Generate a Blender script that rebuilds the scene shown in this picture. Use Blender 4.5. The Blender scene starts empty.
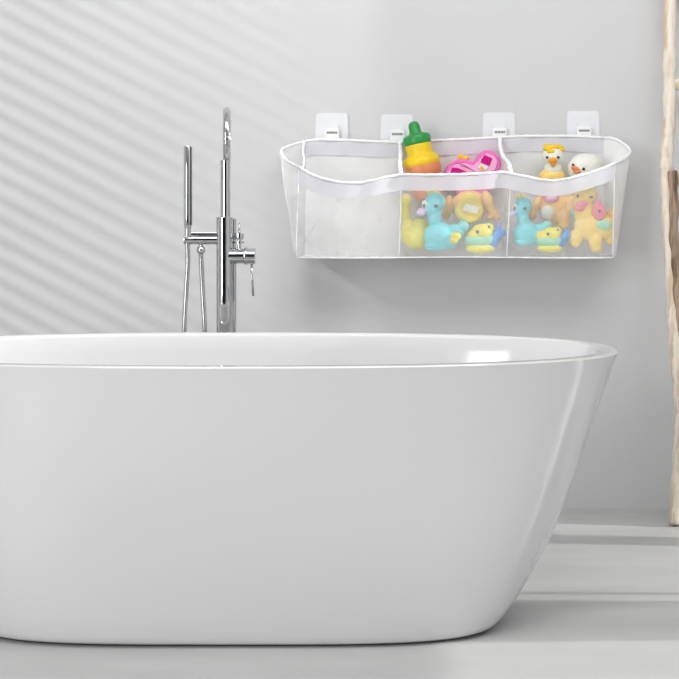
import bpy, bmesh, math, random
from mathutils import Vector, Matrix
random.seed(4)
S = bpy.context.scene
COL = S.collection
PI = math.pi
F, CH, HY, CX = 1309.0, .895, 211.0, 339.5      # focal length in px, camera height, horizon row, centre column

# ------------------------------------------------------------------ camera, world, lights
cam_d = bpy.data.cameras.new('camera'); cam = bpy.data.objects.new('camera', cam_d); COL.objects.link(cam)
cam.location = (0, 0, CH); cam.rotation_euler = (PI/2, 0, 0)
cam_d.sensor_width = 36; cam_d.lens = 36*F/679; cam_d.shift_y = -(339.5-HY)/679
cam_d.clip_start = .05
S.camera = cam
S.view_settings.view_transform = 'Standard'; S.view_settings.look = 'None'
S.view_settings.gamma = 1; S.view_settings.use_curve_mapping = False
S.view_settings.exposure = 0.08
W = bpy.data.worlds.new('world'); S.world = W; W.use_nodes = True
W.node_tree.nodes['Background'].inputs[0].default_value = (.93, .96, 1, 1)
W.node_tree.nodes['Background'].inputs[1].default_value = .4
def light(name, kind, loc, target, energy, color=(1,1,1), **kw):
    d = bpy.data.lights.new(name, kind); d.energy = energy; d.color = color
    for k, v in kw.items(): setattr(d, k, v)
    o = bpy.data.objects.new(name, d); COL.objects.link(o); o.location = loc
    o.rotation_euler = (Vector(target)-Vector(loc)).to_track_quat('-Z', 'Y').to_euler()
    return o
light('sun', 'SUN', (-2, 0, 2), (-1, .5, 1.47), 1.7, (1, .99, .97), angle=math.radians(1.3))
light('left_fill', 'AREA', (-2.3, .38, 1.35), (.6, 1.9, .8), 62, (1, 1, 1), shape='RECTANGLE', size=1.35, size_y=1.9)  # added softbox fill, placed at the unseen left opening
light('right_band_lamp', 'AREA', (8.2, 2.96, 2.7), (0.6, 2.88, 0.0), 590, (1, .99, .98), shape='DISK', size=.12)  # added distant lamp that throws light bands across the floor

light('overhead_fill', 'AREA', (.35, 1.9, 2.7), (.65, 3.9, .2), 33, (1, 1, 1), shape='RECTANGLE', size=3.0, size_y=.9)  # added fill below the ceiling, brightens the back wall and tub

# ------------------------------------------------------------------ materials
MATS = {}
def mat(name, col, rough=.5, metal=0, bump=0, bscale=60, vary=0, vscale=4, coat=0, alpha=1, trans=0, emit=None, spec=.5, sss=0):
    if name in MATS: return MATS[name]
    m = bpy.data.materials.new(name); m.use_nodes = True
    nt = m.node_tree; b = nt.nodes['Principled BSDF']
    b.inputs['Base Color'].default_value = (*col, 1); b.inputs['Roughness'].default_value = rough
    b.inputs['Metallic'].default_value = metal; b.inputs['Coat Weight'].default_value = coat
    b.inputs['Coat Roughness'].default_value = .05
    b.inputs['Specular IOR Level'].default_value = spec
    b.inputs['Alpha'].default_value = alpha; b.inputs['Transmission Weight'].default_value = trans
    if sss:
        b.inputs['Subsurface Weight'].default_value = sss; b.inputs['Subsurface Scale'].default_value = .01
    tc = nt.nodes.new('ShaderNodeTexCoord')
    if vary:
        n = nt.nodes.new('ShaderNodeTexNoise'); n.inputs['Scale'].default_value = vscale; n.inputs['Detail'].default_value = 6
        nt.links.new(tc.outputs['Object'], n.inputs['Vector'])
        r = nt.nodes.new('ShaderNodeMapRange'); r.inputs[1].default_value = .3; r.inputs[2].default_value = .7
        r.inputs[3].default_value = 1-vary; r.inputs[4].default_value = 1+vary
        nt.links.new(n.outputs['Fac'], r.inputs[0])
        x = nt.nodes.new('ShaderNodeVectorMath'); x.operation = 'SCALE'; x.inputs[0].default_value = col
        nt.links.new(r.outputs[0], x.inputs['Scale']); nt.links.new(x.outputs[0], b.inputs['Base Color'])
    if bump:
        n = nt.nodes.new('ShaderNodeTexNoise'); n.inputs['Scale'].default_value = bscale; n.inputs['Detail'].default_value = 4
        nt.links.new(tc.outputs['Object'], n.inputs['Vector'])
        bp = nt.nodes.new('ShaderNodeBump'); bp.inputs['Strength'].default_value = bump; bp.inputs['Distance'].default_value = .004
        nt.links.new(n.outputs['Fac'], bp.inputs['Height']); nt.links.new(bp.outputs[0], b.inputs['Normal'])
    MATS[name] = m
    return m
def net(name, col, cover, lines=0, scale=260):
    """woven see-through net: a diffuse and translucent thread share over clear holes"""
    m = bpy.data.materials.new(name); m.use_nodes = True; nt = m.node_tree
    for n in list(nt.nodes): nt.nodes.remove(n)
    out = nt.nodes.new('ShaderNodeOutputMaterial'); mx = nt.nodes.new('ShaderNodeMixShader')
    tr = nt.nodes.new('ShaderNodeBsdfTransparent'); df = nt.nodes.new('ShaderNodeBsdfDiffuse'); tl = nt.nodes.new('ShaderNodeBsdfTranslucent')
    m2 = nt.nodes.new('ShaderNodeMixShader'); m2.inputs[0].default_value = .2
    df.inputs[0].default_value = tl.inputs[0].default_value = (*col, 1)
    nt.links.new(df.outputs[0], m2.inputs[1]); nt.links.new(tl.outputs[0], m2.inputs[2])
    nt.links.new(tr.outputs[0], mx.inputs[1]); nt.links.new(m2.outputs[0], mx.inputs[2]); nt.links.new(mx.outputs[0], out.inputs[0])
    tc = nt.nodes.new('ShaderNodeTexCoord'); w = nt.nodes.new('ShaderNodeTexWave'); w.inputs['Scale'].default_value = scale/6.28*1.0
    w.wave_type = 'BANDS'; w.bands_direction = 'X'
    nz = nt.nodes.new('ShaderNodeTexNoise'); nz.inputs['Scale'].default_value = 14
    nt.links.new(tc.outputs['Object'], w.inputs['Vector']); nt.links.new(tc.outputs['Object'], nz.inputs['Vector'])
    a = nt.nodes.new('ShaderNodeMath'); a.operation = 'MULTIPLY_ADD'; a.inputs[1].default_value = lines; a.inputs[2].default_value = cover-lines/2
    nt.links.new(w.outputs['Fac'], a.inputs[0])
    c = nt.nodes.new('ShaderNodeMath'); c.operation = 'MULTIPLY_ADD'; c.inputs[1].default_value = .16; nt.links.new(nz.outputs['Fac'], c.inputs[0])
    d = nt.nodes.new('ShaderNodeMath'); d.operation = 'SUBTRACT'; d.inputs[1].default_value = .08; d.use_clamp = True
    nt.links.new(a.outputs[0], c.inputs[2]); nt.links.new(c.outputs[0], d.inputs[0]); nt.links.new(d.outputs[0], mx.inputs[0])
    return m
M_WALL = mat('wall_plaster', (.665, .665, .67), .9, bump=.12, bscale=25, vary=.025, vscale=1.6)
M_CEIL = mat('ceiling_paint', (.8, .8, .8), .9)
M_FLOOR = mat('floor_concrete', (.51, .51, .505), .42, bump=.06, bscale=18, vary=.11, vscale=3.6)
def floor_streaks():
    m = M_FLOOR; nt = m.node_tree                     # trowel marks run across the room
    for n in nt.nodes:
        if n.type == 'TEX_NOISE':
            mp = nt.nodes.new('ShaderNodeMapping'); mp.inputs['Scale'].default_value = (.45, 1.6, 1)
            src = n.inputs['Vector'].links[0].from_socket
            nt.links.new(src, mp.inputs['Vector']); nt.links.new(mp.outputs[0], n.inputs['Vector'])
floor_streaks()
M_TUB = mat('white_acrylic', (.75, .75, .75), .13, coat=.3)
M_SHADOWGAP = mat('plinth_gap_shade', (.05, .05, .05), .7)  # near-black colour stands in for shade in the gap under the tub
M_CHROME = mat('chrome', (.62, .63, .64), .04, 1)
M_HOSE = mat('hose_chrome', (.55, .56, .57), .22, 1)
M_DARKCHROME = mat('spray_face', (.06, .06, .065), .3)
M_NET_F = net('front_net', (.98, .98, .98), .22, .06, 900)
M_NET_B = net('back_net', (.98, .98, .975), .95, .08, 900)
M_NET_S = net('side_net', (.98, .98, .98), .95, .04, 900)
M_NET_L = net('thin_side_net', (.97, .97, .97), .5, .1, 900)
M_HEM = net('hem_fabric', (.83, .83, .88), .92, .06, 500)
M_PIPE = mat('white_piping', (.95, .95, .96), .7, bump=.3, bscale=300)
M_PLATE = mat('clear_plastic_pad', (.95, .96, .99), .2, alpha=.9, coat=.5)
M_CLIP = mat('white_hook_plastic', (.95, .95, .95), .3)
M_INK = mat('grey_ink', (.22, .22, .22), .6)
def wood(name, a, b):
    m = mat(name, a, .7, bump=.5, bscale=50); nt = m.node_tree; bs = nt.nodes['Principled BSDF']
    tc = nt.nodes.new('ShaderNodeTexCoord'); mp = nt.nodes.new('ShaderNodeMapping'); mp.inputs['Scale'].default_value = (70, 70, 5)
    n = nt.nodes.new('ShaderNodeTexNoise'); n.inputs['Scale'].default_value = 1; n.inputs['Detail'].default_value = 5
    r = nt.nodes.new('ShaderNodeValToRGB'); r.color_ramp.elements[0].position = .38; r.color_ramp.elements[1].position = .55
    r.color_ramp.elements[0].color = (*b, 1); r.color_ramp.elements[1].color = (*a, 1)
    nt.links.new(tc.outputs['Object'], mp.inputs[0]); nt.links.new(mp.outputs[0], n.inputs['Vector']); nt.links.new(n.outputs['Fac'], r.inputs[0])
    nt.links.new(r.outputs[0], bs.inputs['Base Color'])
    return m
M_WOOD = wood('peeled_driftwood', (.88, .80, .68), (.68, .54, .40))
M_WOOD2 = wood('brown_bark_wood', (.42, .30, .21), (.12, .075, .045))
def toy(name, col): return mat(name, col, .38, sss=.08)
T_TEAL = toy('teal_vinyl', (.22, .74, .80)); T_LAV = toy('lavender_vinyl', (.78, .64, .88)); T_YEL = toy('yellow_vinyl', (.93, .74, .10))
T_LEMON = toy('lemon_vinyl', (.97, .85, .14)); T_ORG = toy('apricot_vinyl', (.96, .58, .18)); T_DUCKY = toy('honey_vinyl', (.97, .71, .20))
T_RED = toy('tomato_vinyl', (.85, .16, .07)); T_GREEN = toy('green_vinyl', (.02, .30, .06)); T_BYEL = toy('bright_yellow_vinyl', (.90, .62, .01))
T_PINK = toy('pink_vinyl', (.88, .17, .52)); T_MAG = toy('magenta_vinyl', (.62, .0, .24)); T_ROSE = toy('rose_vinyl', (.85, .25, .33))
T_WHITE = toy('white_vinyl', (.86, .85, .78)); T_BLUE = toy('blue_vinyl', (.10, .33, .80)); T_MINT = toy('mint_vinyl', (.35, .75, .55))
T_BEAK = toy('orange_beak_vinyl', (.88, .36, .03)); T_BLACK = mat('black_eye_paint', (.01, .01, .01), .25); T_COR = toy('coral_vinyl', (.80, .28, .12))
T_LPINK = toy('light_pink_vinyl', (.95, .48, .72)); T_GREY = toy('grey_eye_paint', (.12, .14, .16))

# ------------------------------------------------------------------ helpers
def link(name, bm, m, parent=None, smooth=True, kind=None):
    for e in bm.edges:
        if smooth and len(e.link_faces) == 2 and e.calc_face_angle(0) > .6: e.smooth = False
    me = bpy.data.meshes.new(name); bm.to_mesh(me); bm.free()
    me.materials.append(m)
    if smooth:
        for p in me.polygons: p.use_smooth = True
    o = bpy.data.objects.new(name, me); COL.objects.link(o)
    if parent: o.parent = parent
    if kind: o['kind'] = kind
    return o
def thing(name, label, cat, loc, group=None, rot=(0,0,0)):
    o = bpy.data.objects.new(name, None); COL.objects.link(o); o.location = loc; o.rotation_euler = rot
    o['label'] = label; o['category'] = cat; o.empty_display_size = .05
    if group: o['group'] = group
    return o
def copy_tree(o, parent=None):
    c = o.copy(); COL.objects.link(c)
    if parent: c.parent = parent
    for ch in list(o.children): copy_tree(ch, c)
    return c
def P(px, py, D): return Vector(((px-CX)*D/F, D, CH-(py-HY)*D/F))
def box(bm, lo, hi):
    r = bmesh.ops.create_cube(bm, size=1)
    for v in r['verts']: v.co = Vector([lo[i]+(v.co[i]+.5)*(hi[i]-lo[i]) for i in range(3)])
    return r['verts']
def bevel(bm, w, seg=3):
    bmesh.ops.bevel(bm, geom=list(bm.edges), offset=w, segments=seg, affect='EDGES', profile=.5)
def tube(bm, pts, rad, n=12, cap=True, squash=None):
    pts = [Vector(p) for p in pts]; N = len(pts)
    if not hasattr(rad, '__len__'): rad = [rad]*N
    rings = []; up = None
    for i, p in enumerate(pts):
        t = (pts[min(i+1, N-1)]-pts[max(i-1, 0)]).normalized()
        if up is None:
            up = Vector((0, 1, 0)) if abs(t.y) < .9 else Vector((1, 0, 0))
        a = (up - t*up.dot(t)).normalized(); up = a; b = t.cross(a)
        rings.append([bm.verts.new(p + (a*math.cos(2*PI*k/n)+b*math.sin(2*PI*k/n))*rad[i]) for k in range(n)])
    for r, q in zip(rings, rings[1:]):
        for k in range(n): bm.faces.new((r[k], r[(k+1) % n], q[(k+1) % n], q[k]))
    if cap: bm.faces.new(rings[0][::-1]); bm.faces.new(rings[-1])
def smooth_path(pts, k=6):
    pts = [Vector(p) for p in pts]; out = []
    for i in range(len(pts)-1):
        p0, p1, p2, p3 = pts[max(i-1, 0)], pts[i], pts[i+1], pts[min(i+2, len(pts)-1)]
        for j in range(k):
            t = j/k
            out.append(.5*((2*p1)+(p2-p0)*t+(2*p0-5*p1+4*p2-p3)*t*t+(3*p1-p0-3*p2+p3)*t**3))
    out.append(pts[-1]); return out
def lathe(bm, prof, n=40, axis='Z', org=(0,0,0)):
    org = Vector(org); rings = []
    def pos(r, h, a):
        c, s = r*math.cos(a), r*math.sin(a)
        return org + Vector({'Z': (c, s, h), 'X': (h, c, s), 'Y': (c, h, s)}[axis])
    for r, h in prof: rings.append([bm.verts.new(pos(max(r, 1e-5), h, 2*PI*k/n)) for k in range(n)])
    for a, b in zip(rings, rings[1:]):
        for k in range(n): bm.faces.new((a[k], a[(k+1) % n], b[(k+1) % n], b[k]))
    bm.faces.new(rings[0][::-1]); bm.faces.new(rings[-1])
    bmesh.ops.recalc_face_normals(bm, faces=bm.faces)
def grid(fn, nu, nv):
    bm = bmesh.new(); V = [[bm.verts.new(fn(i/nu, j/nv)) for j in range(nv+1)] for i in range(nu+1)]
    for i in range(nu):
        for j in range(nv): bm.faces.new((V[i][j], V[i+1][j], V[i+1][j+1], V[i][j+1]))
    return bm
def interp(keys, x):
    if x <= keys[0][0]: return keys[0][1]
    for (a, u), (b, v) in zip(keys, keys[1:]):
        if x <= b:
            t = (x-a)/(b-a); return u+(v-u)*(t*t*(3-2*t)*.5+t*.5)
    return keys[-1][1]
def blob_bm(balls, voxel, smooth_it=6):
    """ellipsoids (centre, radii[, tilt in degrees about the depth axis]) melted into one closed skin"""
    bm = bmesh.new()
    for bl in balls:
        c, r = bl[0], bl[1]; tilt = bl[2] if len(bl) > 2 else 0
        mt = Matrix.Translation(c) @ Matrix.Rotation(math.radians(tilt), 4, 'Y') @ Matrix.Diagonal((*r, 1))
        bmesh.ops.create_icosphere(bm, subdivisions=3, radius=1, matrix=mt)
    me = bpy.data.meshes.new('tmp'); bm.to_mesh(me); bm.free()
    o = bpy.data.objects.new('tmp', me); COL.objects.link(o)
    md = o.modifiers.new('r', 'REMESH'); md.mode = 'VOXEL'; md.voxel_size = voxel
    sm = o.modifiers.new('s', 'SMOOTH'); sm.iterations = smooth_it; sm.factor = .6
    dg = bpy.context.evaluated_depsgraph_get(); ev = o.evaluated_get(dg)
    res = bmesh.new(); res.from_mesh(ev.to_mesh()); ev.to_mesh_clear()
    bpy.data.objects.remove(o); bpy.data.meshes.remove(me)
    return res

# ------------------------------------------------------------------ room
WY = 3.94
XL, XR, ZC, YF = -2.2, 1.75, 3.15, -2.4
def slab(name, boxes, m):
    bm = bmesh.new()
    for lo, hi in boxes: box(bm, lo, hi)
    return link(name, bm, m, smooth=False, kind='structure')
slab('floor', [((XL-.2, YF, -.1), (XR+.2, WY+.2, 0))], M_FLOOR)
slab('wall_back', [((XL-.2, WY, 0), (XR+.2, WY+.12, ZC))], M_WALL)
slab('wall_front', [((XL-.2, YF-.12, 0), (XR+.2, YF, ZC))], mat('chrome_reflection_dark', (.03, .03, .03), .8))  # unseen wall, blackened so the chrome picks up dark streaks
slab('ceiling', [((XL-.2, YF, ZC), (XR+.2, WY+.2, ZC+.1))], M_CEIL)
# left wall: an unseen opening added for the left fill lamp (y -.8..1.1) and one blind-covered window near the back wall
L0, L1 = XL-.12, XL
slab('wall_left', [((L0, YF, 0), (L1, -.8, ZC)), ((L0, -.8, 0), (L1, 1.1, .35)), ((L0, -.8, 2.35), (L1, 1.1, ZC)),
                   ((L0, 1.1, 0), (L1, 2.72, ZC)), ((L0, 2.72, 0), (L1, 3.86, 1.0)), ((L0, 2.72, 3.05), (L1, 3.86, ZC)), ((L0, 3.86, 0), (L1, WY, ZC))], M_WALL)
bm = bmesh.new()
box(bm, (XL-.1, -.8, .35), (XL-.04, -.75, 2.35)); box(bm, (XL-.1, 1.05, .35), (XL-.04, 1.1, 2.35)); box(bm, (XL-.1, -.75, .35), (XL-.04, 1.05, .4)); box(bm, (XL-.1, -.75, 2.3), (XL-.04, 1.05, 2.35))
link('fill_opening_frame', bm, M_CLIP, smooth=False, kind='structure')  # frame of the opening added for the left fill
bm = bmesh.new(); z = 1.02                                  # slatted shutter, slats run along the wall
while z < 3.03:
    vs = box(bm, (XL-.075, 2.72, z-.0035), (XL-.025, 3.86, z+.0035))
    mt = Matrix.Translation((XL-.05, 0, z)) @ Matrix.Rotation(math.radians(0), 4, 'Y') @ Matrix.Translation((-XL+.05, 0, -z))
    bmesh.ops.transform(bm, matrix=mt, verts=vs); z += .0625
link('window_2', bm, M_CLIP, smooth=False, kind='structure')
# right wall: unseen openings and piers, added and sized to cast the floor bands
R0, R1 = XR, XR+.12
slab('wall_right', [((R0, YF, 0), (R1, 1.9, ZC)), ((R0, 1.9, .56), (R1, 2.765, 2.3)), ((R0, 1.9, 2.3), (R1, 3.64, ZC)), ((R0, 2.765, 0), (R1, 3.0, 2.3)), ((R0, 3.04, 0), (R1, 3.055, 2.3)), ((R0, 3.435, 0), (R1, 3.51, 2.3)), ((R0, 3.64, 0), (R1, WY, ZC))], M_WALL)

# ------------------------------------------------------------------ bathtub
def sring(bm, c, a, b, n, z, N=128):
    out = []
    for k in range(N):
        t = 2*PI*k/N; ct, st = math.cos(t), math.sin(t)
        out.append(bm.verts.new((c[0]+a*math.copysign(abs(ct)**(2/n), ct), c[1]+b*math.copysign(abs(st)**(2/n), st), z)))
    return out
def skin(bm, rings):
    for r, q in zip(rings, rings[1:]):
        for k in range(len(r)): bm.faces.new((r[k], r[(k+1) % len(r)], q[(k+1) % len(r)], q[k]))
TC = (-.226, 2.977)
tub = thing('bathtub', 'large white freestanding oval bathtub with slanting smooth sides on the grey floor', 'bathtub', (TC[0], TC[1], 0))
prof = [(.585, .040, .575)]
Hh = .585
outer = [(.005, .560, .284, 4.0), (.006, .570, .294, 4.0), (.012, .580, .3015, 4.0), (.024, .591, .306, 3.95), (.06, .620, .312, 3.75), (.12, .660, .321, 3.45), (.21, .709, .333, 3.15),
         (.30, .745, .343, 2.9), (.40, .7835, .354, 2.7), (.50, .820, .3655, 2.55), (.56, .842, .373, 2.47), (.575, .8485, .3755, 2.45), (.582, .851, .3765, 2.45), (.5845, .849, .3745, 2.45)]
top = [(.585, .846, .3715, 2.45), (.585, .812, .349, 2.42), (.583, .807, .345, 2.42), (.578, .804, .342, 2.42)]
inner = [(.54, .79, .334, 2.42), (.45, .752, .315, 2.45), (.33, .70, .293, 2.5), (.22, .645, .27, 2.6), (.16, .60, .25, 2.7), (.125, .54, .215, 2.8), (.11, .45, .17, 2.8), (.105, .2, .08, 2.6), (.104, .03, .03, 2)]
bm = bmesh.new(); rings = [sring(bm, (0, 0), a, b, n, z) for z, a, b, n in outer+top+inner]
skin(bm, rings); bm.faces.new(rings[0][::-1]); bm.faces.new(rings[-1])
bmesh.ops.recalc_face_normals(bm, faces=bm.faces)
link('tub_shell', bm, M_TUB, tub)
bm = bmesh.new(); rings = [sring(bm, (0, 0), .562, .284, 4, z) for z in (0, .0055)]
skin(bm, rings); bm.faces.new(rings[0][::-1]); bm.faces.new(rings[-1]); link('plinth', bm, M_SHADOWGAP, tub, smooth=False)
bm = bmesh.new(); lathe(bm, [(.03, .1045), (.03, .108), (.024, .1095), (.0, .110)], 32); link('drain', bm, M_CHROME, tub)

# ------------------------------------------------------------------ floor-standing bath mixer
TD = 3.5
base = P(224.5, 0, TD); tx = base.x
tap = thing('bath_mixer', 'tall chrome freestanding tub filler with hooked spout rising behind the white bathtub', 'tap', (tx, TD, 0))
k_ = TD/F
def L(px, py, dy=0): return Vector(((px-224.5)*k_, dy, CH-(py-HY)*k_))
def zz(py): return CH-(py-HY)*k_
bm = bmesh.new(); lathe(bm, [(.06, 0), (.06, .010), (.055, .014), (.03, .015)], 48); link('floor_flange', bm, M_CHROME, tap)
bm = bmesh.new(); lathe(bm, [(.0225, .012), (.0225, zz(217)-.001), (.0215, zz(217)), (.012, zz(217))], 48); link('column', bm, M_CHROME, tap)
bm = bmesh.new(); lathe(bm, [(.0085, .012), (.0085, zz(219)), (.0075, zz(218.6)), (.0, zz(218.6))], 24, org=(.021, .028, 0)); link('supply_pipe', bm, M_CHROME, tap)
bm = bmesh.new(); lathe(bm, [(.0135, zz(217)-.002), (.0135, zz(160)-.001), (.0125, zz(160)), (.009, zz(160))], 40, org=(.0025, 0, 0)); link('riser', bm, M_CHROME, tap)
R = .075; zt = zz(109)-.011-R; pts = [(.006, 0, zz(160)-.004), (.006, 0, zt)]
ang = math.radians(-85)
for i in range(1, 61):
    a = PI*i/60; d = R-R*math.cos(a)
    pts.append((.006+d*math.cos(ang), d*math.sin(ang), zt+R*math.sin(a)))
e = Vector(pts[-1]); pts.append(e+Vector((0, 0, -.006))); bm = bmesh.new(); tube(bm, pts, .0105, 32); sp = link('spout', bm, M_CHROME, tap)
bm = bmesh.new(); lathe(bm, [(.0108, e.z-.009), (.0112, e.z-.008), (.0112, e.z+.002), (.0108, e.z+.003)], 28, org=(e.x, e.y, 0)); link('aerator', bm, M_CHROME, sp)
# hand-shower arm (to the left)
bm = bmesh.new(); lathe(bm, [(.0, L(184, 0).x), (.012, L(184, 0).x), (.0125, L(184, 0).x+.002), (.0125, -.018)], 32, 'X', (0, 0, zz(239.8))); arm = link('shower_arm', bm, M_CHROME, tap)
bm = bmesh.new(); box(bm, (L(191, 0).x, -.010, zz(235.5)), (-.018, .010, zz(232.3))); bevel(bm, .0015, 2); link('arm_shelf', bm, M_CHROME, arm, smooth=False)
bm = bmesh.new(); lathe(bm, [(.009, zz(236)), (.009, zz(229)), (.007, zz(226))], 28, org=(L(188, 0).x, -.004, 0)); link('handset_holder', bm, M_CHROME, arm)
bm = bmesh.new(); r0 = .0112; lathe(bm, [(.007, zz(232)), (r0*.85, zz(228)), (r0, zz(224)), (r0, zz(147)), (r0*.9, zz(146.2)), (0, zz(146))], 36, org=(L(188, 0).x, -.004, 0))
hs = link('hand_shower', bm, M_CHROME, tap)
bm = bmesh.new(); lathe(bm, [(.0048, zz(225)), (.0048, zz(147.5))], 24, org=(L(190.7, 0).x, -.0085, 0)); link('spray_strip', bm, M_DARKCHROME, hs)
bm = bmesh.new(); bmesh.ops.create_uvsphere(bm, u_segments=24, v_segments=16, radius=.0125, matrix=Matrix.Translation(L(201, 250)))
tube(bm, [L(201, 243), L(201, 252), L(201, 258)], [.006, .007, .0065], 16); link('hose_outlet', bm, M_CHROME, arm)
path = smooth_path([L(187.5, 243, -.004), L(188, 262, -.004), L(186.6, 290, -.01), L(185, 330, -.016), L(184.5, 380, -.02), L(187, 440, -.02), L(196, 468, -.02), L(205, 440, -.014), L(206.5, 380, -.01), L(205, 330, -.006), L(202.5, 290, 0), L(201, 256, 0)], 60)
bm = bmesh.new(); tube(bm, path, [.0062+(.0011 if i % 2 else 0) for i in range(len(path))], 10); link('shower_hose', bm, M_HOSE, tap)
# valve (to the right) with diverter knob and lever
zv = zz(256.2)
bm = bmesh.new(); lathe(bm, [(.020, .012), (.020, .052), (.0215, .053), (.0215, .081), (.020, .083), (0, .083)], 40, 'X', (0, 0, zv)); vb = link('valve_body', bm, M_CHROME, tap)
bm = bmesh.new(); lathe(bm, [(.0232, .054), (.0238, .056), (.0238, .060), (.0232, .062)], 40, 'X', (0, 0, zv)); link('valve_ring', bm, M_CHROME, vb)
bm = bmesh.new(); tube(bm, [L(251.5, 262), L(252.5, 280), L(253.3, 296)], [.0034, .003, .0034], 12); link('lever', bm, M_CHROME, vb)
xk = L(239.3, 0).x
bm = bmesh.new(); lathe(bm, [(.005, zz(250)), (.005, zz(243.4)), (.0135, zz(243.3)), (.0135, zz(241.4)), (.006, zz(241.3)), (.006, zz(239.5)), (.012, zz(239.3)), (.013, zz(236)), (.012, zz(233.4)), (.0, zz(233.3))], 32, org=(xk, 0, 0)); kn = link('diverter_knob', bm, M_CHROME, vb)
bm = bmesh.new(); tube(bm, [(xk, 0, zz(234)), (xk, 0, zz(223))], .0028, 12); link('diverter_pin', bm, M_CHROME, kn)

# ------------------------------------------------------------------ driftwood ladder leaning on the wall
lad = thing('wooden_ladder', 'rustic peeled-wood ladder leaning on the grey wall right of the bathtub', 'ladder', P(674, 525, 3.72))
lo = lad.location.copy()
def rail(pts, w, flip=1, off=0):
    q = [P(a, b, 3.72+(525-b)/(525+130)*.19)-lo+Vector((off, 0, 0)) for a, b in pts]
    q = smooth_path(q, 8); bm = bmesh.new()
    rr = [w*(1+.07*math.sin(i*.9)+.05*math.sin(i*2.3+1)) for i in range(len(q))]
    rr[0] *= 1.02; tube(bm, q, rr, 16); return bm
railpts = [(676, 524), (677.5, 490), (679, 455), (681, 420), (679.5, 390), (676, 355), (674.5, 330), (672.5, 290), (670, 250), (668, 215), (667, 180), (666.5, 160), (668, 140), (669.5, 110), (669.3, 70), (670, 20), (671, -60), (672, -130)]
link('side_rail', rail(railpts, .0185), M_WOOD, lad)
link('side_rail', rail([(2*672-a+3, b) for a, b in railpts], .0185, off=.36), M_WOOD, lad)
def ladder_rung(py, w, slant=0, m=M_WOOD):
    D = 3.72+(525-py)/(525+130)*.19
    a = P(674, py, D)-lo; b = a+Vector((.385, 0, slant)); q = [a.lerp(b, i/14)+Vector((0, .004*math.sin(i*1.3), .005*math.sin(i*.8))) for i in range(15)]
    bm = bmesh.new(); tube(bm, q, [w*(1+.08*math.sin(i*1.7)) for i in range(15)], 14); link('rung', bm, m, lad)
for py, w in ((360, .017), (462, .017), (270, .017), (180, .018), (85, .017), (-10, .017)): ladder_rung(py, w, .006)
q = smooth_path([P(a, b, D)-lo for a, b, D in ((672.5, 171, 3.80), (674, 200, 3.79), (673.5, 235, 3.785), (676, 262, 3.78), (677, 290, 3.775), (679, 318, 3.77), (683, 345, 3.765))], 6)
bm = bmesh.new(); tube(bm, q, [.0135*(1+.12*math.sin(i*1.1)) for i in range(len(q))], 12); link('bark_strip', bm, M_WOOD2, lad)

# ------------------------------------------------------------------ adhesive hooks
def rounded_plate(w, h, t, r, taper=0):
    bm = bmesh.new(); vs = []
    for cx, cz, a0 in ((w/2-r, h/2-r, 0), (-w/2+r, h/2-r, 90), (-w/2+r, -h/2+r, 180), (w/2-r, -h/2+r, 270)):
        for k in range(7):
            a = math.radians(a0+15*k); x, z = cx+r*math.cos(a), cz+r*math.sin(a)
            vs.append(bm.verts.new((x*(1+taper*z/h), 0, z)))
    f = bm.faces.new(vs); r_ = bmesh.ops.extrude_face_region(bm, geom=[f])
    bmesh.ops.translate(bm, vec=(0, -t, 0), verts=[v for v in r_['geom'] if isinstance(v, bmesh.types.BMVert)])
    bmesh.ops.recalc_face_normals(bm, faces=bm.faces)
    es = [e for e in bm.edges if all(v.co.y < -t*.9 for v in e.verts)]
    bmesh.ops.bevel(bm, geom=es, offset=t*.45, segments=2, affect='EDGES')
    return bm
s_ = 3.93/F
hook = thing('adhesive_hook', '', 'hook', P(332, 128.5, WY-.0005), 'adhesive wall hooks holding the toy bag')
link('adhesive_pad', rounded_plate(33*s_, 31*s_, .004, .010, -.06), M_PLATE, hook)
bm = rounded_plate(13.5*s_, 17*s_, .006, .004); bmesh.ops.translate(bm, vec=(.001, -.004, -4.5*s_), verts=bm.verts); link('hook_base', bm, M_PLATE, hook, smooth=False)
bm = bmesh.new(); box(bm, (-7*s_, -.020, -13.0*s_), (7*s_, -.009, -2.4*s_)); bevel(bm, .0015, 2)
bmesh.ops.translate(bm, vec=(0, 0, 1.8*s_), verts=bm.verts)
clip = link('hook_clip', bm, M_CLIP, hook, smooth=False)
bm = bmesh.new()
for k in range(7):                                    # the tiny illegible grey lettering on the clip
    x = (-5.2+k*1.55)*s_; box(bm, (x, -.0206, -7.4*s_), (x+1.15*s_, -.0198, -5.2*s_))
    if k % 2: box(bm, (x-.5*s_, -.0206, -6.5*s_), (x+.2*s_, -.0198, -5.9*s_))
bmesh.ops.translate(bm, vec=(0, 0, 1.8*s_), verts=bm.verts)
link('hook_lettering', bm, M_INK, clip, smooth=False)
hooks = [(332, 128.5, 'translucent square adhesive hook, leftmost, above the empty end of the mesh bag'), (397, 130, 'translucent square adhesive hook just left of the green bottle cap'),
         (499, 128, 'translucent square adhesive hook above the second divider, right of the pink toy'), (583, 126.5, 'translucent square adhesive hook, rightmost, above the round white chick')]
for i, (a, b, lb) in enumerate(hooks):
    o = hook if i == 0 else copy_tree(hook)
    o.location = P(a, b, WY-.0005); o['label'] = lb

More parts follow.
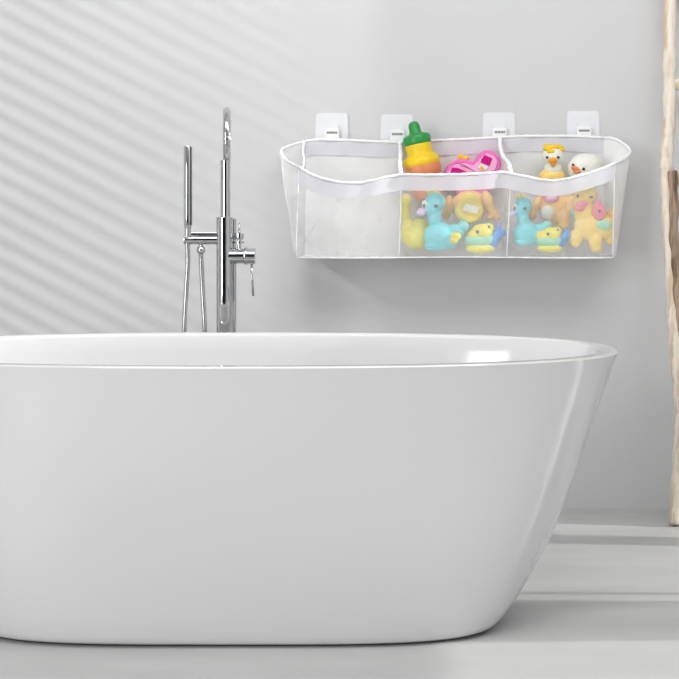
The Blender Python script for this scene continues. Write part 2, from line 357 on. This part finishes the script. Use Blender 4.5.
# ------------------------------------------------------------------ hanging mesh toy bag
DB, DF = 3.915, 3.738
bag = thing('mesh_toy_bag', 'white see-through mesh bath toy bag with three compartments hanging on the wall hooks', 'bag', P(455, 257, 3.84))
bo = bag.location.copy()
FR = [(299, 167), (304, 171), (312, 175.5), (326, 180), (342, 183), (358, 183.5), (372, 181), (388, 177), (402, 175), (425, 175.3), (455, 175), (480, 174), (503, 172.5), (525, 176.8), (540, 180), (553, 181.3), (566, 179.5), (585, 174.5), (602, 169), (615, 163.5)]
BR = [(306, 141.5), (318, 140), (345, 140.5), (375, 142), (400, 142.5), (430, 141), (455, 140), (480, 139), (500, 137.5), (530, 136.5), (570, 136.5), (603, 138)]
def fd(px): # depth of the front panel: each compartment bellies towards the room
    for a, b in ((299, 402), (402, 505), (505, 615)):
        if px <= b: return DF+.012-.016*math.sin(PI*max(0, (px-a))/(b-a))
    return DF+.012
def front(u, v):
    pt = 299+316*u; pb = 295.5+317*u; px = pt+(pb-pt)*v
    top = interp(FR, pt); bot = 257.6+.5*math.sin(u*9)
    return P(px, top+(bot-top)*v, fd(px)+.006*v*v+.0015*math.sin(u*70+v*5)*(1-v)) - bo
def back(u, v):
    pt = 306+297*u; pb = 305+301*u; px = pt+(pb-pt)*v
    top = interp(BR, pt); bot = 254.8
    return P(px, top+(bot-top)*v, DB+.006*math.sin(PI*v)) - bo
link('front_panel', grid(front, 120, 16), M_NET_F, bag)
link('back_panel', grid(back, 80, 12), M_NET_B, bag)
link('bottom_panel', grid(lambda u, v: front(u, 1).lerp(back(u, 1), v)+Vector((0, 0, -.0015*math.sin(PI*v))), 60, 4), M_NET_S, bag)
def hem(fn, nu, hpx, D, dy):
    def g(u, v):
        a = fn(u, 0); b = fn(u, 1); t = hpx*D/F/(a.z-b.z)
        p = fn(u, v*t); return p+Vector((0, dy-.0015*math.sin(u*55+v*1.5)*(1 if nu > 1 else 0), -.0))
    return grid(g, 120, 4)
hf = link('hem_band', hem(front, 120, 15.5, 3.75, -.0035), M_HEM, bag)
hb = link('hem_band', hem(back, 80, 15, DB, -.0035), M_HEM, bag)
def pipe(name, pts, r=.0042, parent=bag, m=M_PIPE, n=8):
    bm = bmesh.new(); tube(bm, pts, [r*(1+.14*math.sin(i*1.9)) for i in range(len(pts))], n); return link(name, bm, m, parent)
pipe('rim_piping', [front(i/90, 0)+Vector((0, -.003, .001)) for i in range(91)], .0045)
pipe('rim_piping', [back(i/90, 0)+Vector((0, -.003, .001)) for i in range(91)], .0045)
pipe('lower_seam', [front(i/60, 1) for i in range(61)], .0018)
def side(top, bottom, name, m, nu=18, nv=12):
    T = smooth_path([P(*p)-bo for p in top], 6); B = smooth_path([P(*p)-bo for p in bottom], 6)
    def g(u, v):
        i = u*(len(T)-1); a = T[min(int(round(i)), len(T)-1)]; b = B[min(int(round(i)), len(B)-1)]
        p = a.lerp(b, v); return p
    n = len(T)-1
    o = link(name, grid(g, n, nv), m, bag)
    return T, B
T, B = side([(306, 141.5, DB), (292, 145, 3.885), (281.5, 150.5, 3.85), (286, 160, 3.79), (299, 167, DF+.012)], [(305, 254.8, DB), (299, 255.5, 3.885), (294.5, 257, 3.85), (294, 258, 3.80), (295.5, 257.6, DF+.018)], 'side_panel', M_NET_L)
pipe('rim_piping', T, .0042)
pipe('corner_seam', [T[-1].lerp(B[-1], t/10) for t in range(11)], .0018)
pipe('corner_seam', [T[12].lerp(B[12], t/10)+Vector((-.004*math.sin(t*.6), 0, 0)) for t in range(11)], .0024)
pipe('corner_seam', smooth_path([P(304.5, 142, DB-.005)-bo, P(303, 150, DB-.03)-bo, P(304, 160, DB-.09)-bo, P(302.5, 168, DF+.01)-bo], 5), .0035)
pipe('corner_fold', smooth_path([P(321, 214, DB-.01)-bo, P(313, 228, DB-.03)-bo, P(305, 243, DB-.08)-bo, P(297.5, 256, DF+.04)-bo], 5), .0012, m=M_HEM)
gs = grid(lambda u, v: T[min(int(round(u*24)), 24)].lerp(B[min(int(round(u*24)), 24)], .03+.16*v)+Vector((-.003, -.002, 0)), 24, 3)
link('hem_band', gs, M_NET_L, bag)
T, B = side([(603, 138, DB), (615, 139, 3.89), (629.5, 149, 3.86), (627, 157, 3.80), (615, 163.5, DF+.012)], [(606, 254.8, DB), (611, 254.5, 3.885), (616, 252.5, 3.85), (615.5, 256, 3.80), (612.5, 257.3, DF+.018)], 'side_panel', M_NET_S)
pipe('rim_piping', T, .0042)
pipe('corner_seam', [T[-1].lerp(B[-1], t/10) for t in range(11)], .0016)
pipe('corner_seam', [T[12].lerp(B[12], t/10) for t in range(11)], .002)
def divider(top, xb):
    T = smooth_path([P(*p)-bo for p in top], 6); n = len(T)-1
    a, b = P(xb, 254.8, DB)-bo, P(xb+.5, 257.4, DF+.018)-bo
    link('divider', grid(lambda u, v: T[int(round(u*n))].lerp(a.lerp(b, u), v), n, 10), M_NET_L, bag)
    pipe('divider_piping', T, .0062)
    pipe('divider_seam', [T[-1].lerp(b, t/10)+Vector((0, -.002, 0)) for t in range(11)], .0013)
divider([(400, 143, DB-.002), (400.5, 152, 3.86), (400, 165, 3.80), (401.5, 175.3, DF+.012)], 398.5)
divider([(500, 138.5, DB-.002), (500.5, 148, 3.875), (503.5, 157, 3.84), (508.5, 163, 3.79), (511, 173, DF+.01)], 506)

# ------------------------------------------------------------------ toys
class Toy:
    """local frame in photograph-sized millimetres: x right, z up from the base point, y = depth (negative towards the room)"""
    def __init__(s, name, label, cat, x0, y0, D, group=None):
        s.k = D/F; s.x0, s.y0 = x0, y0
        s.root = thing(name, label, cat, P(x0, y0, D), group)
    def v(s, x, y, d=0): return Vector(((x-s.x0)*s.k, d*s.k, (s.y0-y)*s.k))
    def blob(s, name, m, balls, vox=.7, parent=None, it=6):
        bl = [(s.v(*b[0]), Vector(b[1])*s.k, *(b[2:])) for b in balls]
        return link(name, blob_bm(bl, vox*s.k, it), m, parent or s.root)
    def ball(s, name, m, c, r, tilt=0, parent=None):
        bm = bmesh.new(); mt = Matrix.Translation(s.v(*c)) @ Matrix.Rotation(math.radians(tilt), 4, 'Y') @ Matrix.Diagonal((*(Vector(r)*s.k), 1))
        bmesh.ops.create_uvsphere(bm, u_segments=24, v_segments=16, radius=1, matrix=mt)
        return link(name, bm, m, parent or s.root)
# -- teal long-necked duck (one in the middle compartment, a smaller one on the right)
t = Toy('long_necked_toy', 'larger teal long-necked bath toy with lilac beak, in the middle compartment', 'toy', 440, 252, 3.785, 'teal long-necked bath toys')
b = t.blob('body', T_TEAL, [((439, 236, 0), (15.5, 11, 14.5)), ((448, 238, 0), (12, 9.5, 11)), ((435, 218, 0), (7.2, 7, 12)), ((431, 207, -1), (9, 8, 9.5)), ((435, 202, -1), (10.5, 9, 10)),
    ((456, 231, 0), (9, 7, 7), 25), ((463, 226, -2), (6, 5, 5.5), 20), ((436, 246, 0), (12, 9, 5))], .75)
t.blob('beak', T_LAV, [((423, 210.5, -4), (5.5, 4.5, 3)), ((420.5, 213, -4), (4.5, 4, 3))], .5)
t.blob('crest', T_YEL, [((429, 192.5, 0), (2.2, 1.8, 3.2), -20), ((433, 191, 0), (2.5, 1.8, 3.5)), ((437.5, 193, 0), (2.2, 1.8, 2.8), 20)], .45)
t.blob('wing', T_YEL, [((455, 236, -8.5), (5.5, 3, 4)), ((453, 240, -8.5), (4, 3, 4))], .45)
t.ball('eye_patch', T_WHITE, (424.5, 204, -6.8), (3.0, 1.6, 3.8)); t.ball('eye', T_GREY, (435.5, 206, -9.2), (2.3, 1.4, 1.9)); t.ball('eye', T_GREY, (423.5, 205.5, -8.2), (1.0, .8, 2.2))
duck = t.root
o = copy_tree(duck); o.location = P(527.5, 247, 3.80); o.scale = (.84, .84, .84)
o['label'] = 'smaller teal long-necked bath toy beside the divider, in the right compartment'
# -- little fish-like bird
t = Toy('fish_toy', 'larger yellow, green and blue fish bath toy lying in the middle compartment', 'toy', 481.5, 254.6, 3.79, 'striped fish bath toys')
t.blob('head', T_LEMON, [((482, 232, -1), (11, 8.5, 8.5)), ((475, 236, -1), (8, 7, 7)), ((488, 228, -1), (6, 6, 5))], .6)
t.blob('body', T_MINT, [((478, 241, 0), (14.5, 9.8, 7.5), 6), ((484, 240, 0), (12, 9, 8))], .6)
t.blob('belly', T_LEMON, [((479, 248, 0), (13.5, 9.3, 5.4)), ((486, 247.5, 0), (9, 8, 5.2))], .6)
t.blob('tail', T_BLUE, [((491, 242, 1), (7, 8, 9), 25), ((496, 236, 1), (6, 5, 7), 35), ((502, 233, 1), (4.2, 2.6, 3.2), -10), ((499, 227.5, 1), (2.6, 2.4, 4.2), 20)], .55)
t.ball('eye', T_GREY, (476.5, 231.5, -8.8), (1.7, 1.2, 1.7)); t.ball('eye', T_GREY, (488.3, 226.8, -6.6), (1.4, 1.0, 1.5))
fish = t.root
o = copy_tree(fish); o.location = P(551, 253.5, 3.785); o.scale = (.85, .85, .85)
o['label'] = 'smaller yellow, green and blue fish bath toy lying in the right compartment'
# -- plain yellow duck seen from the back
t = Toy('rubber_duck', 'plain lemon yellow bath duck turned away, left of the larger teal toy', 'toy', 419.5, 251, 3.835)
t.root.scale = (.93, .95, 1)
t.blob('body', T_LEMON, [((416, 236, 0), (14.5, 11, 13.5)), ((408, 232, 0), (9, 8.5, 14)), ((421, 226, 0), (10, 8, 7), 25), ((405, 212, 0), (5.5, 6, 14)), ((405, 201, 0), (7.2, 7, 7.5)), ((400.5, 202, 0), (4, 4.5, 4))], .75)
# -- sippy bottle
t = Toy('toy_bottle', 'orange-red toy bottle with yellow collar and green cap leaning above the mesh rim', 'bottle', 429.5, 199, 3.86)
def turned(name, m, prof, n=36):
    bm = bmesh.new(); lathe(bm, [(r*t.k, h*t.k) for r, h in prof], n); return link(name, bm, m, t.root)
turned('bottle_body', T_COR, [(0, 0), (11, 0), (14, 1.5), (15.5, 5), (15.8, 15), (13.6, 19), (13.8, 21), (17.4, 26), (18.4, 31), (18, 34.5), (16, 36.5), (0, 36.5)])
turned('collar', T_BYEL, [(0, 34), (17.4, 34), (18.4, 35.5), (18.6, 38.5), (17.4, 42), (13.6, 45.5), (12.8, 49), (13.4, 55), (12.4, 57), (0, 57)])
turned('cap', T_GREEN, [(0, 56), (12.8, 56), (14, 57.5), (14.2, 62), (13, 64.8), (10.5, 66), (7, 67), (5.9, 69), (5.8, 74), (5, 77), (3.2, 78.8), (0, 79.2)])
t.root.rotation_euler = (0, math.radians(-12), 0)
for ch in t.root.children: ch.data.update()
# -- pink toy boat
t = Toy('toy_boat', 'glossy pink toy boat with magenta windows between bottle and second divider', 'toy', 475, 200, 3.886)
t.root.scale = (1.05, .98, 1.05); t.root.location += Vector((-.0035, 0, .004))
def prism(name, m, pts, d0, d1, bev=.8, parent=None):
    bm = bmesh.new(); f = bm.faces.new([bm.verts.new(t.v(x, y, d0)) for x, y in pts]); r_ = bmesh.ops.extrude_face_region(bm, geom=[f])
    dv = Vector((0, (d1-d0)*t.k, 0)); bmesh.ops.translate(bm, vec=dv, verts=[v for v in r_['geom'] if isinstance(v, bmesh.types.BMVert)])
    bmesh.ops.recalc_face_normals(bm, faces=bm.faces)
    if bev: bevel(bm, bev*t.k, 3)
    return link(name, bm, m, parent or t.root, smooth=False)
hull = [(446, 176), (449, 170), (454, 165), (460, 162), (467, 162.5), (472, 164), (475, 166), (479, 158.5), (483, 154.5), (488, 153.5), (494, 156), (499, 161), (500.5, 166), (499, 173), (497, 184), (490, 193), (478, 198), (462, 198), (452, 190)]
h = prism('hull', T_PINK, hull, -9, 9, 2.2)
prism('trim_panel', T_LPINK, [(449, 176), (453, 170), (459, 166.5), (466, 166.8), (474, 169), (478, 165), (482, 160), (487, 157), (493, 159.5), (496.5, 165), (494, 173), (484, 178), (455, 180)], -10.6, -8, .5, h)
prism('window', T_MAG, [(451.5, 177), (453, 170.5), (459, 171), (468, 175), (464, 178.5)], -11.4, -9.5, .4, h)
prism('window', T_MAG, [(481, 163), (484, 158.6), (491.5, 162), (489, 169.5), (480.5, 165.8)], -11.4, -9.5, .4, h)
prism('deck_badge', T_WHITE, [(478, 171), (481, 167), (487.5, 170), (484.5, 174)], -11.6, -9.5, .4, h)
prism('deck_badge_mark', T_BYEL, [(479.5, 170.5), (481, 169), (484.5, 172.5), (483, 173.8)], -12.0, -11, .2, h)
for ox in (0, 5):
    bm = bmesh.new(); tube(bm, smooth_path([t.v(456+ox, 166.2+ox*.6, -10.6), t.v(464+ox, 168.2+ox*.6, -10.8), t.v(474+ox, 174+ox*.6, -10.6)], 5), .35*t.k, 6); link('groove', bm, T_MAG, h)
t.blob('button', T_BYEL, [((462, 160.6, -2), (2.8, 3, 3)), ((466.5, 161.4, -2), (4.5, 3, 2.3))], .5)
# -- yellow egg-shaped toy with a white window
t = Toy('egg_toy', 'yellow egg-shaped toy with slanted white window above the larger fish', 'toy', 469, 224, 3.812)
e = t.blob('shell', T_LEMON, [((469, 210.5, 0), (14.2, 7, 13.5)), ((470, 204, 0), (10, 6, 11.5))], .6)
bm = bmesh.new(); lathe(bm, [(11.8*t.k, -6.2*t.k), (12*t.k, -7.6*t.k), (11*t.k, -8.3*t.k), (0, -8.3*t.k)], 36, 'Y', t.v(469, 210, 0)); link('face_disc', bm, T_YEL, e)
prism('window_frame', T_BYEL, [(459.8, 212.5), (463.5, 202.5), (480, 207.5), (476.5, 217.5)], -9.6, -7.5, .5, e)
prism('white_window', T_WHITE, [(461.5, 210), (465, 203), (479, 207.3), (475.8, 214.3)], -10.8, -8.5, .5, e)
# -- apricot animals
t = Toy('sitting_animal_toy', 'apricot bath toy animal mostly hidden behind the yellow egg-shaped toy', 'toy', 470, 226, 3.845, 'apricot bath toy animals')
t.blob('body', T_ORG, [((470, 206, 4), (19, 6, 16)), ((448, 207, 0), (5, 5.5, 12), 8), ((446, 215, 0), (4.5, 5, 5)), ((488, 203, -1), (6, 6.5, 13), -16), ((493, 213, -3), (5, 6, 7), -10), ((490, 217, -3), (4, 5, 3.5)), ((496.5, 217.5, -3), (3.2, 5, 3.5))], .7)
t = Toy('sitting_animal_toy', 'apricot bath toy animal with open mouth and white belly, behind the smaller fish', 'toy', 553, 232, 3.85, 'apricot bath toy animals')
b = t.blob('body', T_ORG, [((556, 208, 2), (17, 8, 17)), ((553, 190, 2), (15, 8, 11)), ((536, 205, 0), (4.5, 5, 10), 28), ((532.5, 214, 0), (4, 5, 7), 10), ((564, 218, -4), (6.5, 6, 9), 12), ((563, 226, -5), (6.5, 6, 5.5)), ((571, 206, 0), (6, 6, 12))], .7)
t.ball('belly', T_WHITE, (547, 212.5, -6), (7, 3.6, 7)); t.ball('mouth', T_ROSE, (550, 197.6, -6.2), (8.4, 3, 5.2)); t.ball('tongue', T_LPINK, (550, 198.4, -8.2), (5.8, 1.8, 2.1)); t.ball('back_spot', T_TEAL, (573, 213, -4.5), (4, 3, 4.5))
# -- yellow duck-faced horse
t = Toy('duck_pony_toy', 'honey yellow four-legged bath toy with pink beak and round pink ear', 'toy', 589.5, 251.5, 3.79)
t.root.scale = (.96, .9, 1)
b = t.blob('body', T_DUCKY, [((591, 226, 0), (18, 9, 15)), ((603, 227, 0), (15, 9, 12.5)), ((584, 212, 0), (11, 8, 14)), ((584, 197, -1), (11, 9, 9.5)), ((588, 194, -1), (9, 8.5, 8)), ((578, 201, -1), (7, 8, 7)),
    ((576, 237, 0), (7.5, 6.5, 8.5), 12), ((575, 243, 0), (5.5, 5.5, 4.5)), ((595, 241, -4), (7.5, 6, 9)), ((596, 248, -4), (6, 5.5, 4.2)), ((612, 235, 1), (6.5, 6, 8), -8), ((612, 241, 1), (5.5, 5, 3.8))], .75)
t.blob('beak', T_ROSE, [((580, 204, -9), (7, 4, 3), -6), ((577.5, 208, -8), (5.5, 4, 3.5))], .5)
t.blob('ear', T_ROSE, [((598, 212, -8), (7.5, 2.6, 8.5)), ((597, 204, -7.6), (3, 2.2, 5))], .5); t.ball('ear_spot', T_GREY, (598, 211, -10.6), (1.7, .8, 1.5)); t.ball('saddle_spot', T_MINT, (603, 225, -8.2), (8, 2.4, 5), 5)
t.blob('tail', T_ORG, [((614, 215, 3), (3, 4, 8), 8), ((618, 216, 3), (3, 4, 8.5), 12), ((610, 216, 3), (3, 4, 7), 4)], .55)
t.ball('eye', T_GREY, (575.5, 196, -9), (1.4, 1.0, 1.6)); t.ball('eye', T_GREY, (589.5, 197.3, -9.6), (2.1, 1.2, 1.2))
# -- white duckling and white chick looking over the rim
t = Toy('duckling_toy', 'white bath duckling with spiky yellow tuft peeping over the mesh rim', 'toy', 553, 188, 3.862)
t.blob('body', T_WHITE, [((553, 157, 0), (11, 10, 10.5)), ((553, 169, 0), (9, 8.5, 8)), ], .65)
t.blob('chest', T_DUCKY, [((552, 177, 0), (13.5, 9, 9.5))], .7)
t.blob('tuft', T_BYEL, [((548, 148, -2), (5.5, 5, 3.2), -15), ((554, 147.5, -2), (5, 5, 3.4)), ((560, 147, -2), (4.2, 3, 2), 25), ((561, 150, -2), (4, 3, 1.8), 5), ((545, 146, -3), (2.2, 2.2, 2.6), -30), ((550, 152, -7), (4.5, 3, 2.6), 10)], .45, it=3)
t.blob('beak', T_BEAK, [((551, 161, -10), (4.6, 3.2, 3.2)), ((551.5, 164, -9.5), (2.6, 2.6, 3.4))], .45)
t.ball('eye', T_BLACK, (545.7, 157.8, -8.6), (1.3, 1, 1.3)); t.ball('eye', T_BLACK, (556.7, 157.7, -9.6), (1.4, 1, 1.4))
t = Toy('chick_toy', 'round white bath chick with orange beak at right end of the bag', 'toy', 584, 190, 3.856)
t.blob('body', T_WHITE, [((584, 168, 0), (16.5, 11, 14.5), -10), ((590, 164, 1), (12, 10, 10)), ((585, 180, 0), (16, 11, 9.5))], .75)
t.blob('beak', T_COR, [((573.5, 169, -10), (4.6, 3.5, 2.6), 25), ((575.5, 172, -10), (4, 3.2, 2))], .45)
t.ball('eye', T_BLACK, (571.4, 165.4, -8.6), (1.2, 1, 1.6), 10); t.ball('eye', T_BLACK, (581.6, 169.3, -11), (1.5, 1, 1.5))
